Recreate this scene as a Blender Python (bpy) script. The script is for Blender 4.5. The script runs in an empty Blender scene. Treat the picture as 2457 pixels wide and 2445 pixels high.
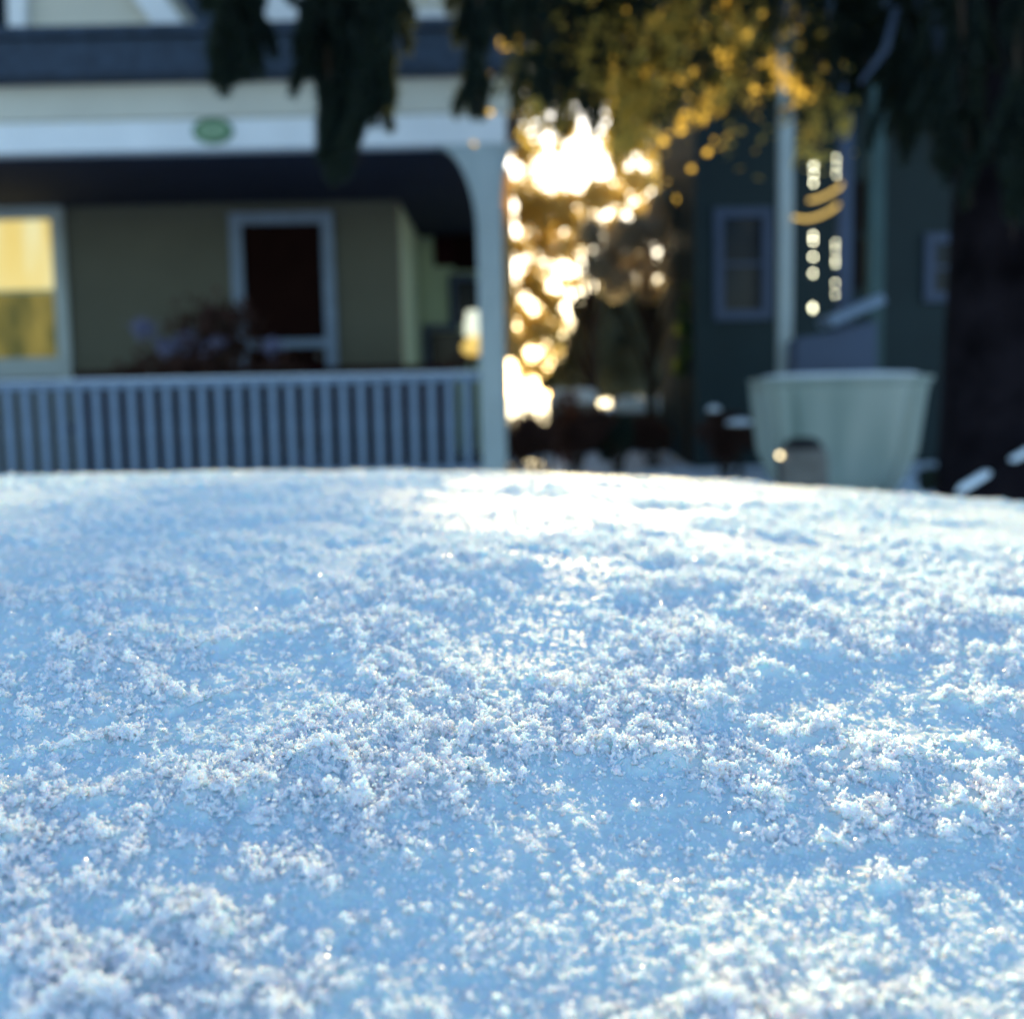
import bpy, math, random
import numpy as np
from mathutils import Vector, Matrix
C = bpy.context.scene
col = C.collection
R = math.radians
rnd = random.Random(7)
rng = np.random.default_rng(11)

# ------------------------------------------------------------------ camera
CAMZ = 1.50
PITCH, ROLL = R(5.88), R(1.2)
F = 2647.0; CX, CY = 1228.5, 1222.5
fw = Vector((0, math.cos(PITCH), -math.sin(PITCH)))
up0 = Vector((0, math.sin(PITCH), math.cos(PITCH)))
rt0 = Vector((1, 0, 0))
rt = rt0*math.cos(ROLL) - up0*math.sin(ROLL)
up = up0*math.cos(ROLL) + rt0*math.sin(ROLL)
cam = bpy.data.cameras.new('camera')
camo = bpy.data.objects.new('camera', cam); col.objects.link(camo)
m = Matrix((rt, up, -fw)).transposed().to_4x4(); m.translation = (0, 0, CAMZ)
camo.matrix_world = m
C.camera = camo
cam.sensor_width = 36; cam.sensor_fit = 'HORIZONTAL'; cam.lens = 36*F/2457.0
cam.clip_start = 0.005; cam.clip_end = 500
cam.dof.use_dof = True
cam.dof.focus_distance = 0.155
cam.dof.aperture_fstop = 19.5

# ------------------------------------------------------------------ sky and sun
SUN_EL, SUN_AZ = R(12.5), R(3.3)
w = bpy.data.worlds.new('World'); C.world = w; w.use_nodes = True
nt = w.node_tree; nt.nodes.clear()
sky = nt.nodes.new('ShaderNodeTexSky'); sky.sky_type = 'NISHITA'
sky.sun_disc = False; sky.sun_elevation = SUN_EL; sky.sun_rotation = SUN_AZ
sky.air_density = 1.0; sky.dust_density = 0.6; sky.ozone_density = 2.5
bg = nt.nodes.new('ShaderNodeBackground'); bg.inputs[1].default_value = 0.13
wo = nt.nodes.new('ShaderNodeOutputWorld')
nt.links.new(sky.outputs[0], bg.inputs[0]); nt.links.new(bg.outputs[0], wo.inputs[0])
sl = bpy.data.lights.new('sun', 'SUN'); sl.energy = 3.9; sl.angle = R(0.5); sl.color = (1.0, 0.77, 0.38)
so = bpy.data.objects.new('sun', sl); col.objects.link(so)
sdir = Vector((math.sin(SUN_AZ)*math.cos(SUN_EL), math.cos(SUN_AZ)*math.cos(SUN_EL), math.sin(SUN_EL)))
so.rotation_euler = sdir.to_track_quat('Z', 'Y').to_euler()
so.location = (2, 30, 12)
C.view_settings.view_transform = 'Standard'; C.view_settings.look = 'None'
C.view_settings.exposure = 1.5; C.view_settings.gamma = 1.0
C.cycles.max_bounces = 9; C.cycles.diffuse_bounces = 8; C.cycles.glossy_bounces = 3
C.cycles.transmission_bounces = 5; C.cycles.transparent_max_bounces = 8
C.cycles.sample_clamp_indirect = 4.0; C.cycles.sample_clamp_direct = 30.0
C.cycles.use_denoising = True
C.cycles.caustics_reflective = False; C.cycles.caustics_refractive = False

def P(px, py, Y):
    """world point at depth Y seen at photograph pixel (px, py)"""
    d = fw + rt*((px-CX)/F) + up*((CY-py)/F)
    return Vector((0, 0, CAMZ)) + d*(Y/d.y)

# ------------------------------------------------------------------ materials
def mat(name, rgb, rough=0.7, var=0.12, scale=6.0, spec=0.3, transl=0.0, tcol=None, metal=0.0, bump=0.0,
        bscale=60.0, emit=None, estr=0.0, boards=0.0, sss=0.0, detail=5.0, rgb2=None, streak=0, emit2=None):
    M = bpy.data.materials.new(name); M.use_nodes = True
    t = M.node_tree; N = t.nodes; L = t.links; N.clear()
    out = N.new('ShaderNodeOutputMaterial'); b = N.new('ShaderNodeBsdfPrincipled')
    tc = N.new('ShaderNodeTexCoord')
    nz = N.new('ShaderNodeTexNoise'); nz.inputs['Scale'].default_value = scale; nz.inputs['Detail'].default_value = detail
    if streak:
        mp = N.new('ShaderNodeMapping'); mp.inputs['Scale'].default_value = (1, 1, streak)
        L.new(tc.outputs['Object'], mp.inputs['Vector']); L.new(mp.outputs[0], nz.inputs['Vector'])
    else: L.new(tc.outputs['Object'], nz.inputs['Vector'])
    cr = N.new('ShaderNodeValToRGB')
    c1 = [c*(1-var) for c in rgb]; c2 = [min(1, c*(1+var)) for c in (rgb2 or rgb)]
    cr.color_ramp.elements[0].color = (*c1, 1); cr.color_ramp.elements[1].color = (*c2, 1)
    cr.color_ramp.elements[0].position = 0.3; cr.color_ramp.elements[1].position = 0.7
    L.new(nz.outputs['Fac'], cr.inputs['Fac'])
    colout = cr.outputs['Color']
    L.new(colout, b.inputs['Base Color'])
    b.inputs['Roughness'].default_value = rough; b.inputs['Specular IOR Level'].default_value = spec
    b.inputs['Metallic'].default_value = metal
    if sss:
        b.inputs['Subsurface Weight'].default_value = 1.0
        b.inputs['Subsurface Radius'].default_value = (0.8, 1.0, 1.25)
        b.inputs['Subsurface Scale'].default_value = sss
    hs = None
    if bump:
        n2 = N.new('ShaderNodeTexNoise'); n2.inputs['Scale'].default_value = bscale; n2.inputs['Detail'].default_value = 6
        L.new(tc.outputs['Object'], n2.inputs['Vector']); hs = n2.outputs['Fac']
    if boards:
        wv = N.new('ShaderNodeTexWave'); wv.wave_type = 'BANDS'; wv.bands_direction = 'Z'; wv.wave_profile = 'SAW'
        wv.inputs['Scale'].default_value = boards; L.new(tc.outputs['Object'], wv.inputs['Vector']); hs = wv.outputs['Fac']
    if hs is not None:
        bp = N.new('ShaderNodeBump'); bp.inputs['Strength'].default_value = bump or 0.6
        bp.inputs['Distance'].default_value = 0.02
        L.new(hs, bp.inputs['Height']); L.new(bp.outputs[0], b.inputs['Normal'])
    if emit:
        b.inputs['Emission Color'].default_value = (*emit, 1); b.inputs['Emission Strength'].default_value = estr
    if emit2:
        er = N.new('ShaderNodeValToRGB'); er.color_ramp.elements[0].color = (*emit, 1); er.color_ramp.elements[1].color = (*emit2, 1)
        er.color_ramp.elements[0].position = 0.38; er.color_ramp.elements[1].position = 0.62
        L.new(nz.outputs['Fac'], er.inputs['Fac']); L.new(er.outputs['Color'], b.inputs['Emission Color'])
    o = b.outputs[0]
    if transl:
        tr = N.new('ShaderNodeBsdfTranslucent'); tr.inputs[0].default_value = (*(tcol or rgb), 1)
        mx = N.new('ShaderNodeMixShader'); mx.inputs[0].default_value = transl
        L.new(o, mx.inputs[1]); L.new(tr.outputs[0], mx.inputs[2]); o = mx.outputs[0]
    L.new(o, out.inputs[0])
    return M

M = {}
M['white'] = mat('white_paint', (0.80, 0.81, 0.80), 0.5, 0.05, 3)
M['postpaint'] = mat('weathered_post_paint', (0.40, 0.46, 0.45), 0.5, 0.08, 3)  # even tone, set darker than the fascia paint
M['cream'] = mat('cream_board', (0.60, 0.57, 0.47), 0.6, 0.06, 2, boards=2.6)
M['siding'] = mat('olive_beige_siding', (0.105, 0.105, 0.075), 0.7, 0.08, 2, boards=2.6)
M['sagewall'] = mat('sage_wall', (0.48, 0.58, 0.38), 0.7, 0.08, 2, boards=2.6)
M['shingle'] = mat('slate_shingle', (0.035, 0.052, 0.078), 0.8, 0.3, 14, bump=0.5)
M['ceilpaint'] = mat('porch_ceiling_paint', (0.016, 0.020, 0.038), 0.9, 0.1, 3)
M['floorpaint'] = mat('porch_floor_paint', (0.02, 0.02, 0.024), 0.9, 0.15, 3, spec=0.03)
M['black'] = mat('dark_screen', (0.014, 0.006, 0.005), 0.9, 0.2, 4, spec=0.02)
M['navyglass'] = mat('dark_window_glass', (0.005, 0.010, 0.018), 0.15, 0.1, 4, spec=0.15)
M['rail'] = mat('railing_paint', (0.20, 0.27, 0.36), 0.7, 0.12, 9)
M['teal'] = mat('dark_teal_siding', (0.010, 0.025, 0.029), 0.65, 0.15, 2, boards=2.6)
M['teal2'] = mat('teal_trim', (0.045, 0.09, 0.09), 0.6, 0.1, 3)
M['bluetrim'] = mat('blue_trim', (0.06, 0.085, 0.14), 0.6, 0.1, 3)
M['plaque'] = mat('plaque_green', (0.05, 0.16, 0.06), 0.4, 0.1, 12)
M['plaque2'] = mat('plaque_face', (0.20, 0.32, 0.18), 0.4, 0.3, 30)
M['bark'] = mat('dark_bark', (0.010, 0.008, 0.010), 0.95, 0.6, 7, bump=0.9, bscale=22, spec=0.03)
M['twig'] = mat('twig_bark', (0.05, 0.032, 0.02), 0.9, 0.3, 20)
M['needle'] = mat('evergreen_needles', (0.008, 0.016, 0.015), 0.65, 0.35, 5, spec=0.2, transl=0.14, tcol=(0.20, 0.24, 0.06))
M['fardark'] = mat('dark_conifer_needles', (0.022, 0.035, 0.026), 0.7, 0.4, 2, transl=0.12, tcol=(0.10, 0.12, 0.03))
M['greyneedle'] = mat('grey_green_needles', (0.15, 0.19, 0.165), 0.7, 0.35, 2, transl=0.35, tcol=(0.42, 0.42, 0.24))
M['leafpink'] = mat('dry_pinkish_leaves', (0.42, 0.34, 0.26), 0.6, 0.3, 4, transl=0.55, tcol=(0.95, 0.84, 0.62))
M['leafgold'] = mat('golden_leaves', (0.42, 0.38, 0.20), 0.6, 0.3, 4, transl=0.75, tcol=(0.98, 0.80, 0.34))
M['leafbrown'] = mat('brown_twiggy_leaves', (0.05, 0.022, 0.016), 0.8, 0.4, 8, transl=0.15, tcol=(0.2, 0.08, 0.03))
M['yellowed'] = mat('yellowed_sprays', (0.20, 0.13, 0.02), 0.5, 0.4, 9, transl=0.7, tcol=(1.0, 0.72, 0.16))  # needle tips with the sun's gold put into the colour
M['leafgreen'] = mat('green_leaves', (0.05, 0.10, 0.03), 0.6, 0.3, 6, transl=0.4, tcol=(0.35, 0.45, 0.08))
M['flower'] = mat('dried_flower_heads', (0.16, 0.165, 0.26), 0.8, 0.3, 40)
M['redbrown'] = mat('redbrown_wood', (0.026, 0.008, 0.009), 0.9, 0.2, 6, spec=0.03)
M['planter'] = mat('pale_green_glaze', (0.25, 0.33, 0.29), 0.6, 0.12, 4, rgb2=(0.37, 0.41, 0.36), streak=0.12)
M['clay'] = mat('grey_clay', (0.17, 0.155, 0.135), 0.7, 0.2, 8)
M['soil'] = mat('dark_soil', (0.012, 0.010, 0.014), 0.95, 0.3, 30, bump=0.6)
M['snowfar'] = mat('packed_snow', (0.80, 0.87, 0.92), 0.7, 0.05, 3, bump=0.35, bscale=9)
M['goldtrim'] = mat('golden_wood_edge', (0.55, 0.40, 0.18), 0.5, 0.1, 6, transl=0.65, tcol=(1.0, 0.72, 0.34))  # gold of the sunlit post edge put into the colour

def snowmat(name, sss, transl, rough, spec=0.5, clear=0, rgb=(0.8, 0.9, 0.97)):
    S = bpy.data.materials.new(name); S.use_nodes = True
    t = S.node_tree; N = t.nodes; L = t.links; N.clear()
    out = N.new('ShaderNodeOutputMaterial'); b = N.new('ShaderNodeBsdfPrincipled')
    b.inputs['Base Color'].default_value = (*rgb, 1)
    b.inputs['Roughness'].default_value = rough; b.inputs['Specular IOR Level'].default_value = spec
    b.inputs['IOR'].default_value = 1.31
    if sss:
        b.inputs['Subsurface Weight'].default_value = 1.0
        b.inputs['Subsurface Radius'].default_value = (0.6, 1.0, 1.3)
        b.inputs['Subsurface Scale'].default_value = sss
    o = b.outputs[0]
    if transl:
        tr = N.new('ShaderNodeBsdfTranslucent'); tr.inputs[0].default_value = (0.97, 0.97, 0.98, 1)
        mx = N.new('ShaderNodeMixShader'); mx.inputs[0].default_value = transl
        L.new(o, mx.inputs[1]); L.new(tr.outputs[0], mx.inputs[2]); o = mx.outputs[0]
    if clear:       # ice is partly clear
        tp = N.new('ShaderNodeBsdfTransparent'); mx = N.new('ShaderNodeMixShader'); mx.inputs[0].default_value = clear
        L.new(o, mx.inputs[1]); L.new(tp.outputs[0], mx.inputs[2]); o = mx.outputs[0]
    L.new(o, out.inputs[0])
    return S
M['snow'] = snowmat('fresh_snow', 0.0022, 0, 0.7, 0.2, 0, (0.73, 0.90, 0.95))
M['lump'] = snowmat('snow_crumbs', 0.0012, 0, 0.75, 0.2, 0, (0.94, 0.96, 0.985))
M['ice'] = snowmat('snow_crystals', 0, 0.45, 0.3, 0.5, 0, (0.95, 0.97, 0.99))

# ------------------------------------------------------------------ builders
def tag(o, label=None, cat=None, group=None, kind=None):
    if label: o['label'] = label
    if cat: o['category'] = cat
    if group: o['group'] = group
    if kind: o['kind'] = kind
    return o
ROOT = {}
def thing(name, loc, label, cat, group=None):
    o = bpy.data.objects.new(name, None); col.objects.link(o); o.location = loc
    o.empty_display_size = 0.1
    ROOT[o] = Vector(loc)
    return tag(o, label, cat, group)
def mesh_np(name, V, Fc, material, parent=None, smooth=False, n=None):
    """V (k,3) array, Fc (f,3) or (f,4) int array"""
    V = np.asarray(V, dtype=np.float32); Fc = np.asarray(Fc, dtype=np.int32)
    off = ROOT.get(parent, Vector((0, 0, 0))) if parent else Vector((0, 0, 0))
    V = V - np.array(off, dtype=np.float32)
    me = bpy.data.meshes.new(name); k = Fc.shape[1]
    me.vertices.add(len(V)); me.vertices.foreach_set('co', V.ravel())
    me.loops.add(Fc.size); me.loops.foreach_set('vertex_index', Fc.ravel())
    me.polygons.add(len(Fc)); me.polygons.foreach_set('loop_start', np.arange(0, Fc.size, k, dtype=np.int32))
    me.polygons.foreach_set('loop_total', np.full(len(Fc), k, dtype=np.int32))
    me.polygons.foreach_set('use_smooth', np.full(len(Fc), smooth, dtype=bool))
    me.update(calc_edges=True)
    me.materials.append(material)
    o = bpy.data.objects.new(name, me); col.objects.link(o)
    if parent: o.parent = parent; ROOT[o] = off
    return o
class MB:
    def __init__(s): s.v = []; s.f = []
    def poly(s, pts, faces):
        b = len(s.v); s.v += [tuple(p) for p in pts]; s.f += [tuple(b+i for i in f) for f in faces]; return s
    def box(s, x0, x1, y0, y1, z0, z1):
        return s.poly([(x0,y0,z0),(x1,y0,z0),(x1,y1,z0),(x0,y1,z0),(x0,y0,z1),(x1,y0,z1),(x1,y1,z1),(x0,y1,z1)],
            [(0,3,2,1),(4,5,6,7),(0,1,5,4),(1,2,6,5),(2,3,7,6),(3,0,4,7)])
    def prism(s, pts, y0, y1):      # outline in XZ, given depth
        n = len(pts)
        return s.poly([(p[0], y0, p[1]) for p in pts] + [(p[0], y1, p[1]) for p in pts],
            [tuple(range(n)), tuple(range(2*n-1, n-1, -1))] + [(i, i+n, (i+1) % n+n, (i+1) % n) for i in range(n)])
    def tube(s, pts, rad, n=10, cap=True):
        pts = [Vector(p) for p in pts]; b = len(s.v)
        for i, p in enumerate(pts):
            d = (pts[min(i+1, len(pts)-1)] - pts[max(i-1, 0)]).normalized()
            a = d.orthogonal().normalized() if abs(d.z) > .95 or True else 0
            ref = Vector((0.31, 0.95, 0.05)); a = d.cross(ref).normalized(); c = d.cross(a)
            r = rad[i] if isinstance(rad, (list, tuple)) else rad
            for k in range(n):
                t = 2*math.pi*k/n; s.v.append(tuple(p + a*(r*math.cos(t)) + c*(r*math.sin(t))))
        for i in range(len(pts)-1):
            for k in range(n):
                q = b+i*n; s.f.append((q+k, q+(k+1) % n, q+n+(k+1) % n, q+n+k))
        if cap:
            s.f.append(tuple(b+k for k in range(n))[::-1]); q = b+(len(pts)-1)*n; s.f.append(tuple(q+k for k in range(n)))
        return s
    def lathe(s, c, prof, n=24, flute=0.0, nf=8, amp_by=None):
        b = len(s.v)
        for (r, z) in prof:
            for k in range(n):
                t = 2*math.pi*k/n; rr = r*(1+flute*math.cos(nf*t))
                s.v.append((c[0]+rr*math.cos(t), c[1]+rr*math.sin(t), c[2]+z))
        for i in range(len(prof)-1):
            for k in range(n):
                q = b+i*n; s.f.append((q+k, q+(k+1) % n, q+n+(k+1) % n, q+n+k))
        s.f.append(tuple(b+k for k in range(n))[::-1]); q = b+(len(prof)-1)*n; s.f.append(tuple(q+k for k in range(n)))
        return s
    def build(s, name, material, parent=None, smooth=False, bevel=0):
        off = ROOT.get(parent, Vector((0, 0, 0))) if parent else Vector((0, 0, 0))
        me = bpy.data.meshes.new(name)
        me.from_pydata([(x-off.x, y-off.y, z-off.z) for x, y, z in s.v], [], s.f); me.update()
        if smooth:
            for p in me.polygons: p.use_smooth = True
        me.materials.append(material)
        o = bpy.data.objects.new(name, me); col.objects.link(o)
        if parent: o.parent = parent; ROOT[o] = off
        if bevel:
            bv = o.modifiers.new('bevel', 'BEVEL'); bv.width = bevel; bv.segments = 2; bv.limit_method = 'ANGLE'
        return o
def part_copy(src, parent, off):
    c = src.copy(); col.objects.link(c); c.parent = parent; c.location = src.location + Vector(off)
    ROOT[c] = ROOT.get(src, Vector((0, 0, 0))); return c

# numpy noise
def hash2(ix, iy, s):
    h = (ix.astype(np.int64)*374761393 + iy.astype(np.int64)*668265263 + s*974634777) & 0xffffffff
    h = ((h ^ (h >> 13))*1274126177) & 0xffffffff
    h = ((h ^ (h >> 16))*2246822519) & 0xffffffff
    return ((h ^ (h >> 15)) & 0xffffff)/float(0x1000000)
def vnoise(x, y, s=0):
    ix = np.floor(x); iy = np.floor(y); fx = x-ix; fy = y-iy
    fx = fx*fx*fx*(fx*(fx*6-15)+10); fy = fy*fy*fy*(fy*(fy*6-15)+10)
    ix = ix.astype(np.int64); iy = iy.astype(np.int64)
    a = hash2(ix, iy, s); b = hash2(ix+1, iy, s); c = hash2(ix, iy+1, s); d = hash2(ix+1, iy+1, s)
    return (a+(b-a)*fx)+((c+(d-c)*fx)-(a+(b-a)*fx))*fy
def fbm(x, y, oct=4, s=0, g=0.5):
    t = 0; a = 1; n = 0
    for o in range(oct):
        ca, sa = math.cos(0.6*o+.3), math.sin(0.6*o+.3)
        t = t + a*vnoise((x*ca-y*sa)*2**o+o*17.3, (x*sa+y*ca)*2**o-o*9.1, s+o); n += a; a *= g
    return t/n
def domes(x, y, s, rmin=0.35, rmax=0.75, prob=1.0):
    """rounded lumps: the highest hemisphere over each point (cell size 1)"""
    ix = np.floor(x).astype(np.int64); iy = np.floor(y).astype(np.int64); best = np.zeros_like(x)
    for dx in (-1, 0, 1):
        for dy in (-1, 0, 1):
            cx = ix+dx; cy = iy+dy
            jx = cx+hash2(cx, cy, s); jy = cy+hash2(cx, cy, s+1)
            r = rmin+(rmax-rmin)*hash2(cx, cy, s+2)**1.5
            on = hash2(cx, cy, s+3) < prob
            q = r*r-(x-jx)**2-(y-jy)**2
            h = np.where(on & (q > 0), np.sqrt(np.maximum(q, 0)), 0)
            best = np.maximum(best, h)
    return best

# ------------------------------------------------------------------ terrain
def terr(x, y):
    t = np.clip((y-3.8)/3.0, 0, 1); t = t*t*(3-2*t)
    u = np.clip((y-10)/14.0, 0, 1)
    return 0.80*t + 0.35*u + 0.05*(fbm(x*0.6+50, y*0.6+50, 3, 5)-0.5)
gx = np.concatenate([np.linspace(-160, -12, 24), np.linspace(-11.5, 11.5, 116), np.linspace(12, 160, 24)])
gy = np.concatenate([np.linspace(-60, -5, 14), np.linspace(-4.5, 24, 150), np.linspace(26, 220, 24)])
GX, GY = np.meshgrid(gx, gy)
GZ = terr(GX, GY)
nx, ny = len(gx), len(gy)
I = np.arange(nx*ny).reshape(ny, nx)
Fg = np.stack([I[:-1, :-1], I[:-1, 1:], I[1:, 1:], I[1:, :-1]], -1).reshape(-1, 4)
g = mesh_np('ground', np.stack([GX, GY, GZ], -1).reshape(-1, 3), Fg, M['snowfar'], smooth=True)
tag(g, 'snow covered yard between and in front of the houses', None, None, 'structure')

# ------------------------------------------------------------------ the snow bank the camera looks across
def bank(x, y):
    u = y-0.15
    z = CAMZ - 0.050 + 0.103*u - 0.1945*u*u - 0.050*x - 0.110*x*x
    r = np.maximum(0, np.sqrt((np.maximum(np.abs(x)-0.7, 0))**2 + np.where(y > 0, np.maximum(y-0.95, 0), np.maximum(-y-0.5, 0))**2))
    z = z - 0.9*r*r*2
    return z
def relief(x, y):
    big = (fbm(x*5.5+3, y*5.5+7, 3, 31)-0.5)*0.0035
    mid = (fbm(x*26+1.7, y*26, 3, 41)-0.5)*0.0028
    mk = np.clip((0.62*fbm(x*34+9, y*34+2, 2, 51)+0.38*fbm(x*135+4, y*135+8, 3, 55)-0.445)*6.5, 0, 1)           # where it has gathered into clumps
    wx = x + 0.0012*(vnoise(x*600, y*600, 3)-0.5); wy = y + 0.0012*(vnoise(x*600, y*600, 4)-0.5)
    l1 = domes(wx/0.0070, wy/0.0070, 61, 0.25, 0.65, 0.6)*0.0070*0.8
    l2 = domes(wx/0.0032, wy/0.0032, 71, 0.3, 0.7, 0.75)*0.0032*0.8
    l3 = domes(wx/0.0012, wy/0.0012, 81, 0.3, 0.7, 0.8)*0.0012*(0.05+0.5*mk)
    fine = (fbm(x*900, y*900, 4, 91, 0.75)-0.5)*0.0006
    d = np.hypot(x, y); fd = 1-0.4*np.clip((d-0.3)/0.5, 0, 1)
    sw = vnoise(x*14+2.2, y*9+5, 21)
    big = big + 0.0018*np.exp(-((d-0.235-0.03*sw)/0.034)**2)*(0.4+0.7*sw)
    mid = mid*fd; l1_f = fd
    return big + mid + l1_f*l1*mk*0.34 + l2*(0.07+0.45*mk) + l3 + fine, mk
ang_d = np.linspace(R(-33), R(33), 760)
ang = np.concatenate([np.linspace(R(-180), R(-34), 110), ang_d, np.linspace(R(34), R(180), 110)])
rad = np.concatenate([[0.004, 0.01, 0.02, 0.03, 0.04, 0.05], np.exp(np.arange(math.log(0.055), math.log(1.0), 0.0026)),
                      np.linspace(1.02, 2.6, 30)])
A, RR = np.meshgrid(ang, rad)
X = RR*np.sin(A); Y = RR*np.cos(A)
rel, mk = relief(X.ravel(), Y.ravel())
rel = np.where(np.abs(A.ravel()) < R(33.2), rel, (fbm(X.ravel()*26, Y.ravel()*26, 3, 41)-0.5)*0.004+(fbm(X.ravel()*5.5+3, Y.ravel()*5.5+7, 3, 31)-0.5)*0.0035).reshape(X.shape); mk = mk.reshape(X.shape)
Z = bank(X, Y) + rel
Z = np.maximum(Z, terr(X, Y)-0.05)
na, nr = len(ang), len(rad)
I = np.arange(na*nr).reshape(nr, na)
Fs = np.stack([I[:-1, :-1], I[1:, :-1], I[1:, 1:], I[:-1, 1:]], -1).reshape(-1, 4)
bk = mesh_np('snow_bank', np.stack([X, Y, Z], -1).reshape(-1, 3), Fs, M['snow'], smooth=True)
tag(bk, 'rounded bank of fresh crumbly snow filling the foreground', None, None, 'structure')

# rounded crumbs standing on it
def ico(sub):
    import bmesh
    bm = bmesh.new(); bmesh.ops.create_icosphere(bm, subdivisions=sub, radius=1.0)
    v = np.array([x.co[:] for x in bm.verts]); f = np.array([[x.index for x in q.verts] for q in bm.faces]); bm.free(); return v, f
iv, ifc = ico(1)
s_i = np.searchsorted(rad, 0.062); s_j = np.searchsorted(rad, 0.50)
ja, jb = np.searchsorted(ang, R(-30)), np.searchsorted(ang, R(30))
cand = np.stack([X, Y, Z], -1)[s_i:s_j, ja:jb].reshape(-1, 3)
cand_r = np.hypot(cand[:, 0], cand[:, 1])
mkc = mk[s_i:s_j, ja:jb].ravel()
wl_ = (0.42+mkc**1.3)*cand_r**0.8*np.clip((0.52-cand_r)/0.25, 0.05, 1); wl_ /= wl_.sum()
NL = 20000
li = rng.choice(len(cand), NL, p=wl_); lc = cand[li]; lm = mkc[li]
lr = (0.00032+0.00105*rng.random(NL)**1.8)*(0.60+0.40*lm)          # size of each fluffy heap
kk = np.clip((4+26*(lr/0.0011)**1.5).astype(int), 3, 40)
hid = np.repeat(np.arange(NL), kk); nb = len(hid)
u_ = rng.normal(size=(nb, 3)); u_ /= np.linalg.norm(u_, axis=1, keepdims=True); u_ *= rng.random((nb, 1))**0.42
lump = 1+0.35*np.sin(u_[:, :1]*5+hid[:, None])*np.cos(u_[:, 1:2]*4+hid[:, None]*1.7)
u_ = u_*lump*np.stack([0.8+0.5*rng.random(NL), 0.8+0.4*rng.random(NL), 0.8+0.6*rng.random(NL)], -1)[hid]
u_[:, 2] = u_[:, 2]*0.95+0.40+0.35*(rng.random(NL)*lm)[hid]
bc = lc[hid]+u_*lr[hid][:, None]
br_ = (0.00011+0.00016*rng.random(nb)**1.5)*(0.75+0.5*(lr[hid]/0.001))
vv = iv[None]*br_[:, None, None]+bc[:, None, :]
ff = (ifc[None]+len(iv)*np.arange(nb)[:, None, None]).reshape(-1, 3)
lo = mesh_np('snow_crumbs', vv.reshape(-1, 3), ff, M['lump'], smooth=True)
rm = lo.modifiers.new('fuse', 'REMESH'); rm.mode = 'VOXEL'; rm.voxel_size = 0.00015; rm.use_smooth_shade = True
tag(lo, 'rounded white crumbs of snow standing on the bank', None, None, 'stuff')

# loose crystals and crumbs lying on it
N_CL = 12000
jj = (np.searchsorted(ang, R(-30)), np.searchsorted(ang, R(30)))
r_i = np.searchsorted(rad, 0.06); r_j = np.searchsorted(rad, 0.75)
sub = np.stack([X, Y, Z], -1)[r_i:r_j, jj[0]:jj[1]].reshape(-1, 3)
w_ = (0.06+mk[r_i:r_j, jj[0]:jj[1]]**1.4).ravel()
rel_s = rel[r_i:r_j, jj[0]:jj[1]].ravel()
w_ = w_*np.clip(0.3+(rel_s-np.percentile(rel_s, 30))/0.004, 0.1, 2.5); w_ /= w_.sum()
cl = sub[rng.choice(len(sub), N_CL, p=w_)]
pick = rng.integers(0, NL, N_CL//2)
uu = rng.normal(size=(len(pick), 3)); uu[:, 2] = np.abs(uu[:, 2]); uu /= np.linalg.norm(uu, axis=1, keepdims=True)
cl[:len(pick)] = lc[pick]+uu*lr[pick][:, None]*1.05+np.stack([0*lr[pick], 0*lr[pick], lr[pick]*0.5], -1)
cnt = rng.integers(2, 14, N_CL); tot = int(cnt.sum())
cid = np.repeat(np.arange(N_CL), cnt)
size = (0.00030+0.0011*rng.random(N_CL)**2.2)
off = rng.normal(size=(tot, 3)); off /= np.linalg.norm(off, axis=1, keepdims=True)
off *= (rng.random((tot, 1))**0.6); off[:, 2] = np.abs(off[:, 2])*0.9 - 0.05
pos = cl[cid] + off*size[cid][:, None]
dist = np.linalg.norm(pos[:, :2], axis=1)
gr = (0.00009+0.00022*rng.random(tot)**2)*(0.8+0.8*np.clip(dist/0.35, 0, 1.5))
# extra single crystals everywhere
N1 = 110000
p1 = np.concatenate([sub[rng.choice(len(sub), N1//2, p=w_)], sub[rng.choice(len(sub), N1//2)]]) + np.array([0, 0, 0.0001])
pos = np.concatenate([pos, p1]); gr = np.concatenate([gr, 0.00009+0.00022*rng.random(N1)**2.5]); tot = len(pos)
octv = np.array([(1,0,0),(-1,0,0),(0,1,0),(0,-1,0),(0,0,1),(0,0,-1)], dtype=np.float32)
octf = np.array([(0,2,4),(2,1,4),(1,3,4),(3,0,4),(2,0,5),(1,2,5),(3,1,5),(0,3,5)])
q = rng.normal(size=(tot, 4)); q /= np.linalg.norm(q, axis=1, keepdims=True)
a_, b_, c_, d_ = q.T
Rm = np.stack([1-2*(c_*c_+d_*d_), 2*(b_*c_-a_*d_), 2*(b_*d_+a_*c_), 2*(b_*c_+a_*d_), 1-2*(b_*b_+d_*d_), 2*(c_*d_-a_*b_),
               2*(b_*d_-a_*c_), 2*(c_*d_+a_*b_), 1-2*(b_*b_+c_*c_)], -1).reshape(-1, 3, 3)
sc = (0.55+0.9*rng.random((tot, 1, 3)))
V = np.einsum('nij,nkj->nki', Rm, octv[None]*sc)*gr[:, None, None] + pos[:, None, :]
Fo = (octf[None]+6*np.arange(tot)[:, None, None]).reshape(-1, 3)
gcr = mesh_np('snow_crystals', V.reshape(-1, 3), Fo, M['ice'])
tag(gcr, 'loose glittering snow crystals gathered in crumbs on the snow', None, None, 'stuff')

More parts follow.
